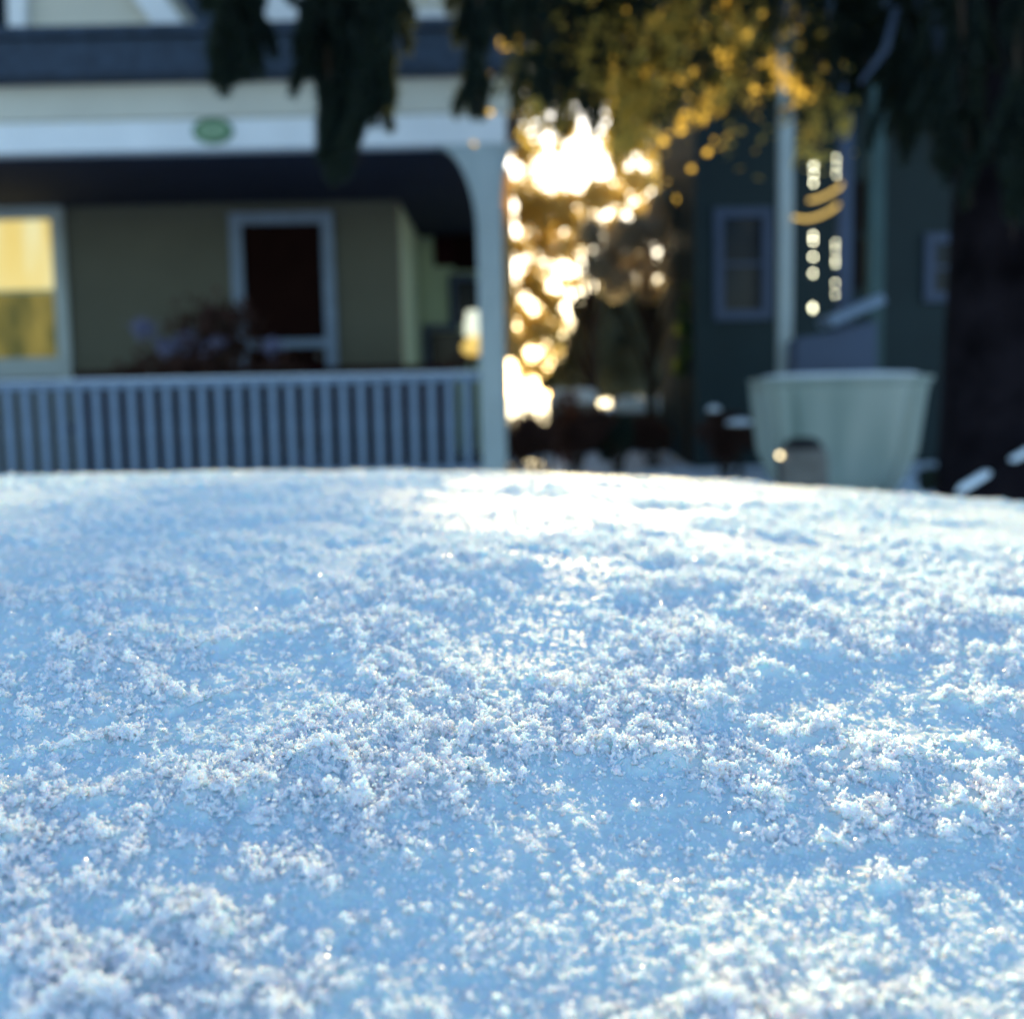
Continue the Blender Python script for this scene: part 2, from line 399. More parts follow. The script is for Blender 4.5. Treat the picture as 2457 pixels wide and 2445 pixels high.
# ------------------------------------------------------------------ foliage helpers
def cards(name, cen, L_, W_, material, parent, droop=None, seed=0):
    """leaf-sized diamond faces at points cen (n,3)"""
    r = np.random.default_rng(seed); n = len(cen)
    d = r.normal(size=(n, 3)); 
    if droop is not None: d = d*0.55 + np.array(droop)
    d /= np.linalg.norm(d, axis=1, keepdims=True)
    s = np.cross(d, r.normal(size=(n, 3))); s /= np.linalg.norm(s, axis=1, keepdims=True)
    nn = np.cross(d, s)
    l = L_*(0.6+0.8*r.random((n, 1))); ww = W_*(0.6+0.8*r.random((n, 1)))
    V = np.stack([cen-d*l*.5, cen+s*ww*.5+nn*ww*.12, cen+d*l*.5, cen-s*ww*.5+nn*ww*.12], 1).reshape(-1, 3)
    Fc = np.arange(4*n).reshape(-1, 4)
    return mesh_np(name, V, Fc, material, parent)
def blob_points(r, blobs, n):
    """points spread through a list of ellipsoid clumps (centre, radii)"""
    w = np.array([b[1][0]*b[1][1]*b[1][2] for b in blobs])**0.7; w = w/w.sum()
    k = r.choice(len(blobs), n, p=w); c = np.array([b[0] for b in blobs])[k]; a = np.array([b[1] for b in blobs])[k]
    u = r.normal(size=(n, 3)); u /= np.linalg.norm(u, axis=1, keepdims=True)
    return c + u*a*(r.random((n, 1))**0.45)
def clumps(r, c, rx, ry, rz, k, s):
    out = []
    for _ in range(k):
        u = r.normal(size=3); u /= np.linalg.norm(u); u *= r.random()**0.4
        q = s*(0.6+0.8*r.random())
        out.append(((c[0]+u[0]*rx, c[1]+u[1]*ry, c[2]+u[2]*rz), (q, q, q*0.8)))
    return out

# ------------------------------------------------------------------ house with the porch
HF = 7.80                     # front plane of the porch
HB = 9.80                     # wall behind the porch
def zx(px, py, Yd): p = P(px, py, Yd); return p.x, p.z
XL = -7.5
xr = P(1215, 400, HF).x
house = thing('porch_house', (-2.4, HB, 0.8), 'pale two storey house with white fascia, deep shaded front porch and picket railing', 'house')
z_eave = P(600, 357, HF).z; z_mid = P(600, 283, HF).z; z_ftop = P(600, 198, HF).z; z_rooft = P(600, 108, HF).z
# beam and fascia
MB().box(XL, xr, HF, HF+0.16, z_eave, z_mid).build('porch_beam', M['white'], house, bevel=0.01)
MB().box(XL, xr+0.03, HF-0.03, HF+0.20, z_mid+0.002, z_ftop).build('frieze_board', M['cream'], house, bevel=0.01)
# gutter and porch roof
mb = MB(); mb.prism([(XL, z_ftop+0.003), (xr+0.10, z_ftop+0.003), (xr+0.10, z_rooft), (XL, z_rooft)], HF-0.22, HF+0.1)
mb.build('gutter', M['shingle'], house, bevel=0.02)
mb = MB(); mb.poly([(XL, HF-0.25, z_rooft+0.004), (xr+0.12, HF-0.25, z_rooft+0.004), (xr+0.12, HB+0.1, z_rooft+0.5), (XL, HB+0.1, z_rooft+0.5),
     (XL, HF-0.25, z_rooft+0.07), (xr+0.12, HF-0.25, z_rooft+0.07), (xr+0.12, HB+0.1, z_rooft+0.57), (XL, HB+0.1, z_rooft+0.57)],
     [(0,3,2,1),(4,5,6,7),(0,1,5,4),(1,2,6,5),(2,3,7,6),(3,0,4,7)])
mb.build('porch_roof', M['shingle'], house)
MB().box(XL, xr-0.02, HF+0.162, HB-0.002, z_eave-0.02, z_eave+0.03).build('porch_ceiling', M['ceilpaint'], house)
# a dark header along the wall
# porch floor and skirt
zf = 0.86 + 0.02
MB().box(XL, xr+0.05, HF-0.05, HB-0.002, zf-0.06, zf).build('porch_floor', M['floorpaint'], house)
MB().box(XL, xr, HF, HF+0.05, 0.3, zf-0.062).build('porch_skirt', M['teal2'], house)
# main wall behind the porch, and the house body
WX = P(955, 600, HB).x
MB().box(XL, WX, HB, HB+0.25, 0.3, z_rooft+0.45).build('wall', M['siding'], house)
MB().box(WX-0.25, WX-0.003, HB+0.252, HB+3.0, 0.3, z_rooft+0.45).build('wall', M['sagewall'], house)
WR = 12.2
XR2 = xr-0.03
MB().box(WX, XR2-0.001, WR, WR+0.2, 0.3, z_rooft+0.45).build('wall', M['sagewall'], house)
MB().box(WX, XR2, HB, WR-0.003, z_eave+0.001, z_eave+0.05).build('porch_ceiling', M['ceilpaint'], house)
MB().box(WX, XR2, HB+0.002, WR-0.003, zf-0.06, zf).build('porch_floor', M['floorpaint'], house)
# rear of the house, unseen, extended to shade the left boughs
MB().box(WX, -0.02, WR+0.9, WR+6.5, 0.3, 7.4).build('wall', M['siding'], house)
# upper storey
UY = 8.6
z_u0 = z_rooft+0.20
MB().box(XL, P(1090, 60, UY).x, UY, UY+4, z_u0, z_u0+3.6).build('wall', M['cream'], house)
# white gable window surround (upright, sloping board, sill)
def seg(p, q, wd, y0, y1, m_=None):
    p = Vector(p); q = Vector(q); d = (q-p).normalized(); n = Vector((-d.y, d.x))*wd/2
    m_ = m_ or MB()
    return m_.prism([tuple(p+n), tuple(p-n), tuple(q-n), tuple(q+n)], y0, y1)
def pz(px, py, Yd): p = P(px, py, Yd); return (p.x, p.z)
seg(pz(-260, 92, UY-.05), pz(430, 86, UY-.05), 0.10, UY-0.10, UY-0.002).build('gable_sill', M['white'], house)
seg(pz(42, -160, UY-.05), pz(46, 74, UY-.05), 0.125, UY-0.098, UY-0.002).build('gable_upright', M['white'], house)
seg(pz(140, -300, UY-.05), pz(425, 84, UY-.05), 0.19, UY-0.14, UY-0.101).build('gable_board', M['white'], house)
wu = MB().box(P(-250, 30, UY).x, P(18, 30, UY).x, UY-0.06, UY-0.003, P(0, 78, UY).z, P(0, -160, UY).z).build('upper_window', M['navyglass'], house)
seg(pz(380, 120, UY-.05), pz(330, -200, UY), 0.05, UY-.08, UY-.003).build('corner_board', M['white'], house)
# dark slate side roof beyond the gable
mb = MB(); mb.prism([pz(500, 96, UY-.2), pz(1000, 90, UY-.2), pz(1000, -200, UY-.2), pz(240, -250, UY-.2)], UY-0.055, UY-0.004)
mb.build('upper_roof', M['shingle'], house)
MB().box(P(628, 60, UY).x, P(748, 60, UY).x, UY-0.30, UY-0.057, P(690, 88, UY).z, P(690, 22, UY).z).build('dormer_sill', M['white'], house)
MB().box(P(985, 60, UY).x, P(1085, 60, UY).x, UY-0.30, UY-0.057, P(1030, 68, UY).z, P(1030, -160, UY).z).build('dormer_cheek', M['cream'], house)
MB().box(P(980, 60, UY).x, P(1080, 60, UY).x, UY-0.32, UY-0.055, P(1030, 80, UY).z, P(1030, 62, UY).z).build('dormer_sill', M['white'], house)
MB().box(P(1090, 60, UY).x+.003, P(1262, 60, UY).x, UY+0.5, UY+4, z_u0+.1, z_u0+3.6).build('side_bay', M['bluetrim'], house)

# corner post with curved brackets
pxl = P(1147, 700, HF).x; pxr = P(1208, 700, HF).x
post = MB().box(pxl, pxr, HF-0.02, HF+0.16, 0.3, z_eave-0.003).build('post', M['postpaint'], house, bevel=0.012)
def bracket(side):
    pts = []; x0 = pxl if side < 0 else pxr; wbr = 0.27 if side < 0 else 0.12; hb = 0.62 if side < 0 else 0.5
    pts.append((x0 - side*0.003*0, z_eave-0.004))
    pts.append((x0+side*wbr, z_eave-0.004))
    for i in range(1, 13):
        t = i/12*math.pi/2
        pts.append((x0+side*wbr*(1-math.sin(t)), z_eave-0.004-hb*(1-math.cos(t))))
    if side > 0: pts = pts[::-1]
    return MB().prism(pts, HF+0.01, HF+0.12)
bracket(-1).build('bracket', M['postpaint'], post)
bracket(1).build('bracket', M['postpaint'], post)
# added strip behind the post, its gold colour standing for the sunlit edge
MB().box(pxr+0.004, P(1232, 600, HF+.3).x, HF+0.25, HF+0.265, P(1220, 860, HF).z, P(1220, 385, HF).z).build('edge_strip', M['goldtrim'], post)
# far end post and middle post off frame
MB().box(-5.4, -5.22, HF-0.02, HF+0.16, 0.3, z_eave-0.003).build('post', M['postpaint'], house, bevel=0.012)

# railing
zr = P(600, 906, HF).z
rl = MB().box(-5.2, pxl-0.002, HF+0.02, HF+0.11, zr-0.055, zr).build('railing', M['rail'], house, bevel=0.01)
MB().box(-5.2, pxl-0.002, HF+0.035, HF+0.095, zf+0.08, zf+0.13).build('bottom_rail', M['rail'], rl)
MB().box(-5.2, pxl-0.002, HF+0.028, HF+0.102, zr+0.001, zr+0.012).build('rail_snow', M['snowfar'], rl)
x = pxl-0.10; b0 = None; x00 = x
while x > -5.1:
    if b0 is None:
        b0 = MB().box(x-0.028, x+0.028, HF+0.05, HF+0.08, zf+0.131, zr-0.0555).build('baluster', M['rail'], rl)
    else: part_copy(b0, rl, (x-x00, 0, 0))
    x -= 0.125

# door
dY = HB-0.03
dl, dr = P(574, 700, HB).x, P(792, 700, HB).x; dt = P(680, 525, HB).z
door = MB().box(dl+0.05, dr-0.05, HB-0.012, HB-0.002, zf+0.01, dt-0.05).build('door', M['black'], house)
fr = MB(); fr.box(dl-0.05, dl+0.05, HB-0.05, HB-0.013, zf, dt+0.05); fr.box(dr-0.05, dr+0.05, HB-0.05, HB-0.013, zf, dt+0.05)
fr.box(dl+0.051, dr-0.051, HB-0.048, HB-0.013, dt-0.05, dt+0.048); fr.build('door_frame', M['rail'], door)
MB().box(dl+0.051, dr-0.051, HB-0.046, HB-0.013, P(700, 815, HB).z, P(700, 835, HB).z).build('door_rail', M['rail'], door)
MB().tube([(dr-0.11, HB-0.06, zf+1.0), (dr-0.11, HB-0.013, zf+1.0)], 0.022).build('door_handle', M['clay'], door)

# lit front window
wl, wr_ = P(-170, 700, HB).x, P(150, 700, HB).x; wt = P(60, 515, HB).z; wb = P(60, 868, HB).z; wm = P(60, 700, HB).z
wf = MB(); wf.box(wr_-0.055, wr_+0.055, HB-0.05, HB-0.002, wb-0.16, wt+0.06); wf.box(wl-0.055, wl+0.055, HB-0.05, HB-0.002, wb-0.16, wt+0.06)
wf.box(wl+0.056, wr_-0.056, HB-0.048, HB-0.002, wt-0.05, wt+0.058); wf.box(wl+0.056, wr_-0.056, HB-0.048, HB-0.002, wb-0.14, wb+0.03)
win = wf.build('window', M['postpaint'], house)
M['blind'] = mat('lit_cream_blind', (0.6, 0.5, 0.25), 0.8, 0.12, 5, emit=(1.0, 0.74, 0.20), emit2=(1.0, 0.92, 0.50), streak=0.15, estr=0.26)
M['olivepane'] = mat('dim_olive_room', (0.16, 0.13, 0.03), 0.4, 0.5, 5, emit=(0.12, 0.12, 0.01), emit2=(0.60, 0.42, 0.06), streak=0.4, estr=0.12)
MB().box(wl+0.056, wr_-0.056, HB-0.02, HB-0.003, wm+0.002, wt-0.052).build('blind', M['blind'], win)
MB().box(wl+0.056, wr_-0.056, HB-0.018, HB-0.003, wb+0.031, wm-0.002).build('lower_pane', M['olivepane'], win)
MB().box(wl+0.057, wr_-0.057, HB-0.030, HB-0.0205, wm-0.012, wm+0.012).build('meeting_rail', M['sagewall'], win)

# window in the recessed side wall
r0, r1 = P(1040, 700, WR).x, P(1135, 700, WR).x
MB().box(P(1042, 600, WR).x, P(1092, 600, WR).x, WR-0.03, WR-0.003, P(1060, 640, WR).z, P(1060, 470, WR).z).build('curtain', M['redbrown'], house)
w2 = MB().box(P(1092, 700, WR).x+.002, XR2-0.04, WR-0.05, WR-0.003, P(1100, 650, WR).z, P(1100, 470, WR).z).build('window', M['black'], house)
wf = MB()
for (x0, y0, x1, y1) in ((1078, 660, 1140, 676), (1078, 676, 1094, 780), (1015, 780, 1100, 796), (1015, 796, 1030, 900)):
    wf.box(P(x0, y0, WR).x, P(x1, y0, WR).x, WR-0.06, WR-0.004, P(x0, y1, WR).z, P(x0, y0, WR).z-0.001)
w3 = wf.build('window_frame', M['bluetrim'], house)
MB().box(P(1094, 700, WR).x, XR2-0.04, WR-0.03, WR-0.003, P(1100, 780, WR).z, P(1100, 676, WR).z).build('pane', M['navyglass'], w3)
MB().box(P(1030, 700, WR).x, P(1130, 700, WR).x-.05, WR-0.028, WR-0.003, P(1100, 890, WR).z, P(1100, 797, WR).z).build('pane', M['navyglass'], w3)

# oval plaque on the beam
pc = P(507, 312, HF-0.05)
pl = thing('house_number_plaque', (pc.x, HF-0.002, pc.z), 'small oval green plaque fixed to the white fascia over the porch', 'plaque')
def oval(rx, rz, y0, y1, c, n=40):
    return MB().prism([(c.x+rx*math.cos(2*math.pi*i/n), c.z+rz*math.sin(2*math.pi*i/n)) for i in range(n)], y0, y1)
oval(0.138, 0.088, HF-0.022, HF-0.002, pc).build('border', M['plaque'], pl, bevel=0.004)
oval(0.105, 0.060, HF-0.027, HF-0.0225, pc).build('face', M['plaque2'], pl)

# lamp on a little table at the far end of the porch
lp = P(1140, 820, 9.0)
tb = thing('side_table', (lp.x, 9.0, zf), 'small dark side table on the porch beside the corner post', 'table')
ztb = lp.z-0.12
MB().lathe((lp.x, 9.0, ztb-0.03), [(0.20, 0), (0.21, 0.012), (0.20, 0.03)], 20).build('tabletop', M['redbrown'], tb)
for k in range(3):
    a = k*2.094+.4
    MB().tube([(lp.x+.14*math.cos(a), 9+.14*math.sin(a), zf), (lp.x+.1*math.cos(a), 9+.1*math.sin(a), ztb-0.03)], 0.014).build('leg', M['redbrown'], tb)
la = thing('table_lamp', (lp.x, 9.0, ztb), 'small glowing lamp with pale shade and golden base on the porch side table', 'lamp')
M['shade'] = mat('lamp_shade', (0.7, 0.7, 0.6), 0.7, 0.05, 8, emit=(0.85, 0.86, 0.62), estr=0.38)
M['goldbase'] = mat('lamp_base', (0.6, 0.42, 0.12), 0.4, 0.1, 8, emit=(0.95, 0.62, 0.15), estr=0.32)
MB().lathe((lp.x, 9.0, ztb+0.002), [(0.04, 0), (0.10, 0.03), (0.115, 0.08), (0.07, 0.14), (0.03, 0.16)], 24).build('base', M['goldbase'], la, smooth=True)
MB().lathe((lp.x, 9.0, ztb+0.166), [(0.085, 0), (0.082, 0.08), (0.065, 0.19), (0.06, 0.20)], 24).build('shade', M['shade'], la, smooth=True)

# red-brown bench, lengthened with a solid back to darken the railing gaps
bn = thing('porch_bench', (-2.9, 9.3, zf), 'long red-brown wooden bench standing on the porch under the windows', 'bench')
bl, br = P(150, 890, 9.2).x, P(1090, 890, 9.2).x; bz = P(400, 886, 9.2).z
MB().box(bl, br, 9.40, 9.45, zf+0.02, bz).build('backrest', M['redbrown'], bn)
MB().box(bl, br, 8.98, 9.39, zf+0.40, zf+0.45).build('seat', M['redbrown'], bn)
for xx in (bl+0.05, br-0.05):
    for yy in (9.02, 9.40): MB().box(xx-0.03, xx+0.03, yy-0.02, yy+0.02, zf, zf+0.399).build('leg', M['redbrown'], bn)

# ------------------------------------------------------------------ shrubs before the porch
def shrub(name, c, rx, ry, h, n, L_, W_, material, label, seed, stems=7, z0=None, heads=None, snow=0, k=14, cat='shrub', group=None, parts='foliage'):
    if z0 is None: z0 = float(terr(np.array([c[0]]), np.array([c[1]]))[0])
    t = thing(name, (c[0], c[1], z0), label, cat, group)
    r = np.random.default_rng(seed)
    bl_ = clumps(r, (c[0], c[1], z0+h*0.58), rx*0.75, ry*0.75, h*0.36, k, min(rx, h/2)*0.42)
    cards(parts, blob_points(r, bl_, n), L_, W_, material, t, seed=seed)
    mb = MB()
    for i in range(stems):
        b = bl_[i % len(bl_)][0]
        mb.tube([(c[0]+r.normal()*0.06, c[1]+r.normal()*0.06, z0-0.02), ((c[0]+b[0])/2+r.normal()*0.05, (c[1]+b[1])/2, (z0+b[2])/2), b], [0.018, 0.012, 0.005], 6)
    mb.build('stems', M['twig'], t)
    if snow:
        for i in range(snow):
            mb = MB()
            b = bl_[i % len(bl_)]; q = b[1][0]
            mb.lathe((b[0][0], b[0][1]-q*0.3, b[0][2]+q*0.55), [(q*0.25, 0), (q*0.7, 0.01), (q*0.6, 0.035), (q*0.25, 0.055)], 10)
            mb.build('snow_cap', M['snowfar'], t, smooth=True)
    return t, r
hyd_heads = [(520, 822, 22), (652, 832, 28), (345, 790, 38), (400, 832, 30), (448, 815, 32), (490, 835, 24), (735, 1105, 26), (828, 1112, 30), (785, 1108, 24), (745, 1050, 20)]
t, r = shrub('hydrangea_shrub', (P(500, 950, 8.35).x, 8.35), 0.66, 0.22, 1.42, 3600, 0.07, 0.04, M['leafbrown'],
             'wide brown shrub with dusty blue flower heads rising behind the porch railing', 21, 10, k=30, z0=zf)
for (px, py, q) in hyd_heads[:7]:
    c = P(px, py, 8.15)
    pts = np.array(c)+rng.normal(size=(220, 3))*np.array([0.035, 0.03, 0.028])*q/30
    cards('blossom', pts, 0.03, 0.025, M['flower'], t, seed=px)

shrub('hydrangea_shrub', (P(700, 950, 8.5).x, 8.5), 0.30, 0.18, 1.02, 1500, 0.06, 0.035, M['leafbrown'],
      'smaller rusty shrub behind the porch railing in front of the dark door', 24, 7, k=16, z0=zf)
# ------------------------------------------------------------------ between the houses
for (px, Yd, rx, h, sd, mt, lb) in (
    (1290, 8.9, 0.30, 0.62, 31, 'leafbrown', 'low dark brown bush just right of the porch post'),
    (1385, 9.3, 0.30, 0.74, 32, 'leafbrown', 'rounded dark bush with a tall top in the gap between the houses'),
    (1480, 9.7, 0.20, 0.58, 33, 'fardark', 'small dark evergreen bush right of the rounded brown bush'),
    (1560, 10.4, 0.25, 0.50, 34, 'leafbrown', 'low brown bush in front of the snow at the yard centre'),
    (2290, 6.6, 0.3, 0.32, 36, 'fardark', 'dark low bush between the big pale tub and the thick trunk'),
    (1760, 9.0, 0.32, 0.62, 35, 'leafbrown', 'brown bush dusted with snow left of the big pale tub')):
    c = P(px, 1000, Yd)
    shrub('yard_bush', (c.x, Yd), rx, 0.25, h-0.02, 2200, 0.05, 0.028, M[mt], lb, sd, 7, snow=3 if sd in (35,) else 0, k=14, cat='bush', group='bushes in the yard')
# far snow covered objects / garden walls
for (px, py, wd, ht, Yd, lb) in ((1372, 945, 0.62, 0.26, 14.5, 'low garden wall capped with snow just right of the porch post'),
                        (1570, 965, 0.95, 0.24, 13.0, 'longer low garden wall capped with snow near the dark green house')):
    c = P(px, py, Yd); z0 = float(terr(np.array([c.x]), np.array([Yd]))[0])
    t = thing('garden_wall', (c.x, Yd, z0), lb, 'wall', 'garden walls')
    MB().box(c.x-wd/2, c.x+wd/2, Yd, Yd+0.4, z0-0.1, c.z-ht/2).build('masonry', M['clay'], t)
    pts = [(c.x-wd/2-0.03, c.z-ht/2+.001), (c.x+wd/2+0.03, c.z-ht/2+.001), (c.x+wd/2, c.z+ht*0.15), (c.x+wd*0.2, c.z+ht*0.3), (c.x-wd*0.1, c.z+ht*0.2), (c.x-wd*.4, c.z+ht*0.3)]
    MB().prism(pts, Yd-0.03, Yd+0.43).build('snow_cap', M['snowfar'], t, bevel=0.04)

def tree(name, base, h, rtrunk, blobs, n, L_, W_, material, label, seed, limbs=10, group=None, mbark='twig', droop=None):
    z0 = float(terr(np.array([base[0]]), np.array([base[1]]))[0])
    t = thing(name, (base[0], base[1], z0), label, 'tree', group)
    r = np.random.default_rng(seed)
    b = Vector((base[0], base[1], z0-0.1)); mb = MB()
    tp = [b+Vector((0.05*math.sin(i*1.3)*h*0.1, 0.04*math.cos(i)*h*.1, h*i/6)) for i in range(7)]
    mb.tube(tp, [rtrunk*(1-0.13*i) for i in range(7)], 10); mb.build('trunk', M[mbark], t, smooth=True)
    mb = MB()
    for i in range(limbs):
        q = Vector(blobs[r.integers(len(blobs))][0]); k = max(1, min(6, int((q.z-z0)/h*6*0.6)))
        s = tp[k]; md = (s+q)/2+Vector((r.normal()*.1, r.normal()*.1, 0.15))
        mb.tube([s, md, q], [rtrunk*0.35, rtrunk*0.2, rtrunk*0.06], 6)
    mb.build('limbs', M[mbark], t)
    cards('crown', blob_points(r, blobs, n), L_, W_, material, t, seed=seed+1, droop=droop)
    return t
def blobs_px(lst, Yd, dy=0.5):
    out = []
    for (px, py, q) in lst:
        c = P(px, py, Yd+rnd.uniform(-dy, dy)); s = q*Yd/F
        out.append(((c.x, c.y, c.z), (s, s, s)))
    return out
# pinkish ornamental tree right of the gap, gold-lit tree further left
lst = [(1600, 500, 50), (1550, 560, 50), (1640, 560, 45), (1500, 570, 45), (1470, 620, 50), (1540, 640, 45), (1610, 640, 40), (1660, 480, 25), (1420, 560, 35), (1670, 600, 25), (1430, 640, 40), (1480, 680, 40), (1560, 700, 30)]
tree('ornamental_tree', (P(1560, 900, 12).x, 12.0), 2.6, 0.07, blobs_px(lst, 12, 0.5), 5500, 0.07, 0.05, M['leafpink'], 'small tree with dry pinkish leaves beside the dark green house', 41, 12)
r_ = np.random.default_rng(77); lst = []
while len(lst) < 215:
    x_, y_ = r_.uniform(1228, 1600), r_.uniform(300, 900)
    if y_ > 560 and x_ > 1430-(y_-560)*0.35: continue
    if y_ < 400 and x_ < 1240: continue
    if 325 < y_ < 440 and 1295 < x_ < 1470 and r_.random() < 0.92: continue
    lst.append((x_, y_, r_.uniform(13, 30)))
tree('airy_tree', (P(1420, 900, 15).x, 15.0), 4.2, 0.09, blobs_px(lst, 15, 0.7), 12500, 0.085, 0.06, M['leafgold'], 'airy tree with sparse golden leaves and bright sky behind it, right of the porch post', 42, 14)
lst = [(1250+ (k*97) % 520, 250-(k*61) % 560, 56) for k in range(64)]
tree('tall_pine', (P(1620, 900, 22).x, 22.0), 9.0, 0.2, blobs_px(lst, 22, 1.2), 15000, 0.20, 0.09, M['fardark'], 'tall pine far behind with a high dark crown above the golden tree', 46, 18, mbark='bark')
lst = [(1225+k*20, 1050+(k*37) % 40, 38) for k in range(13)] + [(1490+k*30, 1050+(k*17) % 20, 26) for k in range(6)]
tree('dark_hedge', (P(1420, 1000, 12.5).x, 12.5), 0.5, 0.03, blobs_px(lst, 12.5, 0.3), 9000, 0.07, 0.035, M['leafbrown'], 'low ragged brown hedge across the yard in front of the garden walls', 47, 8)
# dark conifer low behind
lst = [(1470, 740, 60), (1420, 800, 60), (1520, 800, 60), (1380, 860, 60), (1450, 870, 60), (1540, 870, 60), (1600, 800, 50), (1610, 880, 50), (1480, 690, 40), (1360, 910, 35), (1560, 720, 45), (1640, 740, 40), (1400, 740, 35)] + [(1320+k*26, 915+(k*13) % 25, 30) for k in range(14)]
tree('spreading_conifer', (P(1490, 960, 17).x, 17.0), 3.0, 0.12, blobs_px(lst, 17, 0.6), 21000, 0.12, 0.05, M['greyneedle'], 'low spreading dark conifer standing behind the garden walls', 43, 10)
# green climbing shrub on the corner of the dark house
lst = [(1650, 740, 22), (1645, 790, 24), (1655, 840, 22), (1640, 880, 24), (1655, 690, 16)]
tree('slender_shrub', (P(1648, 950, 10.6).x, 10.6), 1.4, 0.03, blobs_px(lst, 10.6, 0.1), 1500, 0.05, 0.03, M['leafgreen'], 'slender yellow-green shrub against the corner of the dark green house', 44, 4)

# far treeline of tall conifers behind everything
def conifer(x, y, h, rr, seed, label, n=6000):
    z0 = float(terr(np.array([x]), np.array([y]))[0])
    t = thing('tall_conifer', (x, y, z0), label, 'tree', 'tall conifers behind the houses')
    MB().tube([(x, y, z0-0.2), (x, y, z0+h*0.95)], [0.22, 0.03], 8).build('trunk', M['bark'], t)
    r = np.random.default_rng(seed)
    u = r.random(n)**0.75; zz = z0+0.6+(h-0.6)*(1-u)
    lay = 0.75+0.25*np.cos(zz*2*math.pi/0.9)
    ra = rr*u*lay*np.sqrt(r.random(n)); th = r.random(n)*2*math.pi
    ra = ra*(0.75+0.35*np.sin(3*th+zz*1.3))
    cards('crown', np.stack([x+ra*np.cos(th), y+ra*np.sin(th), zz-0.12*ra], -1), 0.30, 0.11, M['fardark'], t, seed=seed)
conifer(P(1655, 900, 31).x, 31, 6.0, 1.7, 52, 'taller far conifer beside the corner of the dark green house')
conifer(P(1480, 900, 33).x, 33, 5.6, 1.5, 53, 'short far conifer behind the low spreading conifer')

# ------------------------------------------------------------------ dark green house on the right
GY_ = 10.2
gh = thing('green_house', (P(1900, 900, GY_).x, GY_, 0.8), 'dark teal green house in shade with porch posts and framed windows', 'house')
gx0 = P(1668, 700, GY_).x
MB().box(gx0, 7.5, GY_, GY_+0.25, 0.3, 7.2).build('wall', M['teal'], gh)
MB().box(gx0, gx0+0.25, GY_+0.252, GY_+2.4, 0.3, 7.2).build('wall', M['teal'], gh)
MB().box(gx0-0.3, 7.6, GY_-0.35, GY_+2.7, 7.203, 7.35).build('roof', M['shingle'], gh)
def framed(x0, y0, x1, y1, Yd, fw_, mtrim, mpane, parent):
    ax, az = pz(x0, (y0+y1)/2, Yd)[0], P((x0+x1)/2, y1, Yd).z; bx_, bz_ = pz(x1, (y0+y1)/2, Yd)[0], P((x0+x1)/2, y0, Yd).z
    f = MB(); f.box(ax, ax+fw_, Yd-0.05, Yd-0.002, az, bz_); f.box(bx_-fw_, bx_, Yd-0.05, Yd-0.002, az, bz_)
    f.box(ax+fw_+.001, bx_-fw_-.001, Yd-0.048, Yd-0.002, az, az+fw_); f.box(ax+fw_+.001, bx_-fw_-.001, Yd-0.048, Yd-0.002, bz_-fw_, bz_)
    wi = f.build('window', M[mtrim], parent)
    MB().box(ax+fw_+.002, bx_-fw_-.002, Yd-0.02, Yd-0.003, az+fw_+.002, bz_-fw_-.002).build('pane', M[mpane], wi)
    MB().box(ax+fw_+.002, bx_-fw_-.002, Yd-0.032, Yd-0.021, (az+bz_)/2-0.015, (az+bz_)/2+.015).build('meeting_rail', M[mtrim], wi)
    return wi
framed(1712, 500, 1850, 768, GY_, 0.085, 'bluetrim', 'navyglass', gh)
framed(2215, 560, 2330, 725, GY_, 0.09, 'bluetrim', 'navyglass', gh)
framed(2045, 430, 2100, 700, GY_, 0.02, 'teal', 'black', gh)
# porch posts and floor
PY = 8.7
zt = P(1888, 60, PY).z
for (x0, x1, ytop, ybot, mt) in ((1872, 1904, 20, 1000, 'postpaint'), (2016, 2046, 20, 800, 'bluetrim'), (2088, 2124, 20, 1000, 'teal2')):
    a = P((x0+x1)/2, 500, PY).x; hw = (x1-x0)/2*PY/F
    MB().box(a-hw, a+hw, PY, PY+2*hw, 0.86, zt).build('post', M[mt], gh, bevel=0.006)
MB().box(P(1850, 60, PY).x, 7.5, PY-0.1, GY_-0.003, zt+0.002, zt+0.25).build('porch_roof', M['shingle'], gh)
# snow covered stair cheek and rail
seg(pz(1985, 775, PY-.3), pz(2112, 718, PY-.3), 0.07, PY-0.40, PY-0.05).build('stair_rail', M['rail'], gh)
mb = MB(); mb.prism([pz(1905, 905, PY-.3), pz(1912, 812, PY-.3), pz(1990, 800, PY-.3), pz(2100, 770, PY-.3), pz(2100, 905, PY-.3)], PY-0.33, PY-0.06)
mb.build('stair_cheek', M['bluetrim'], gh)

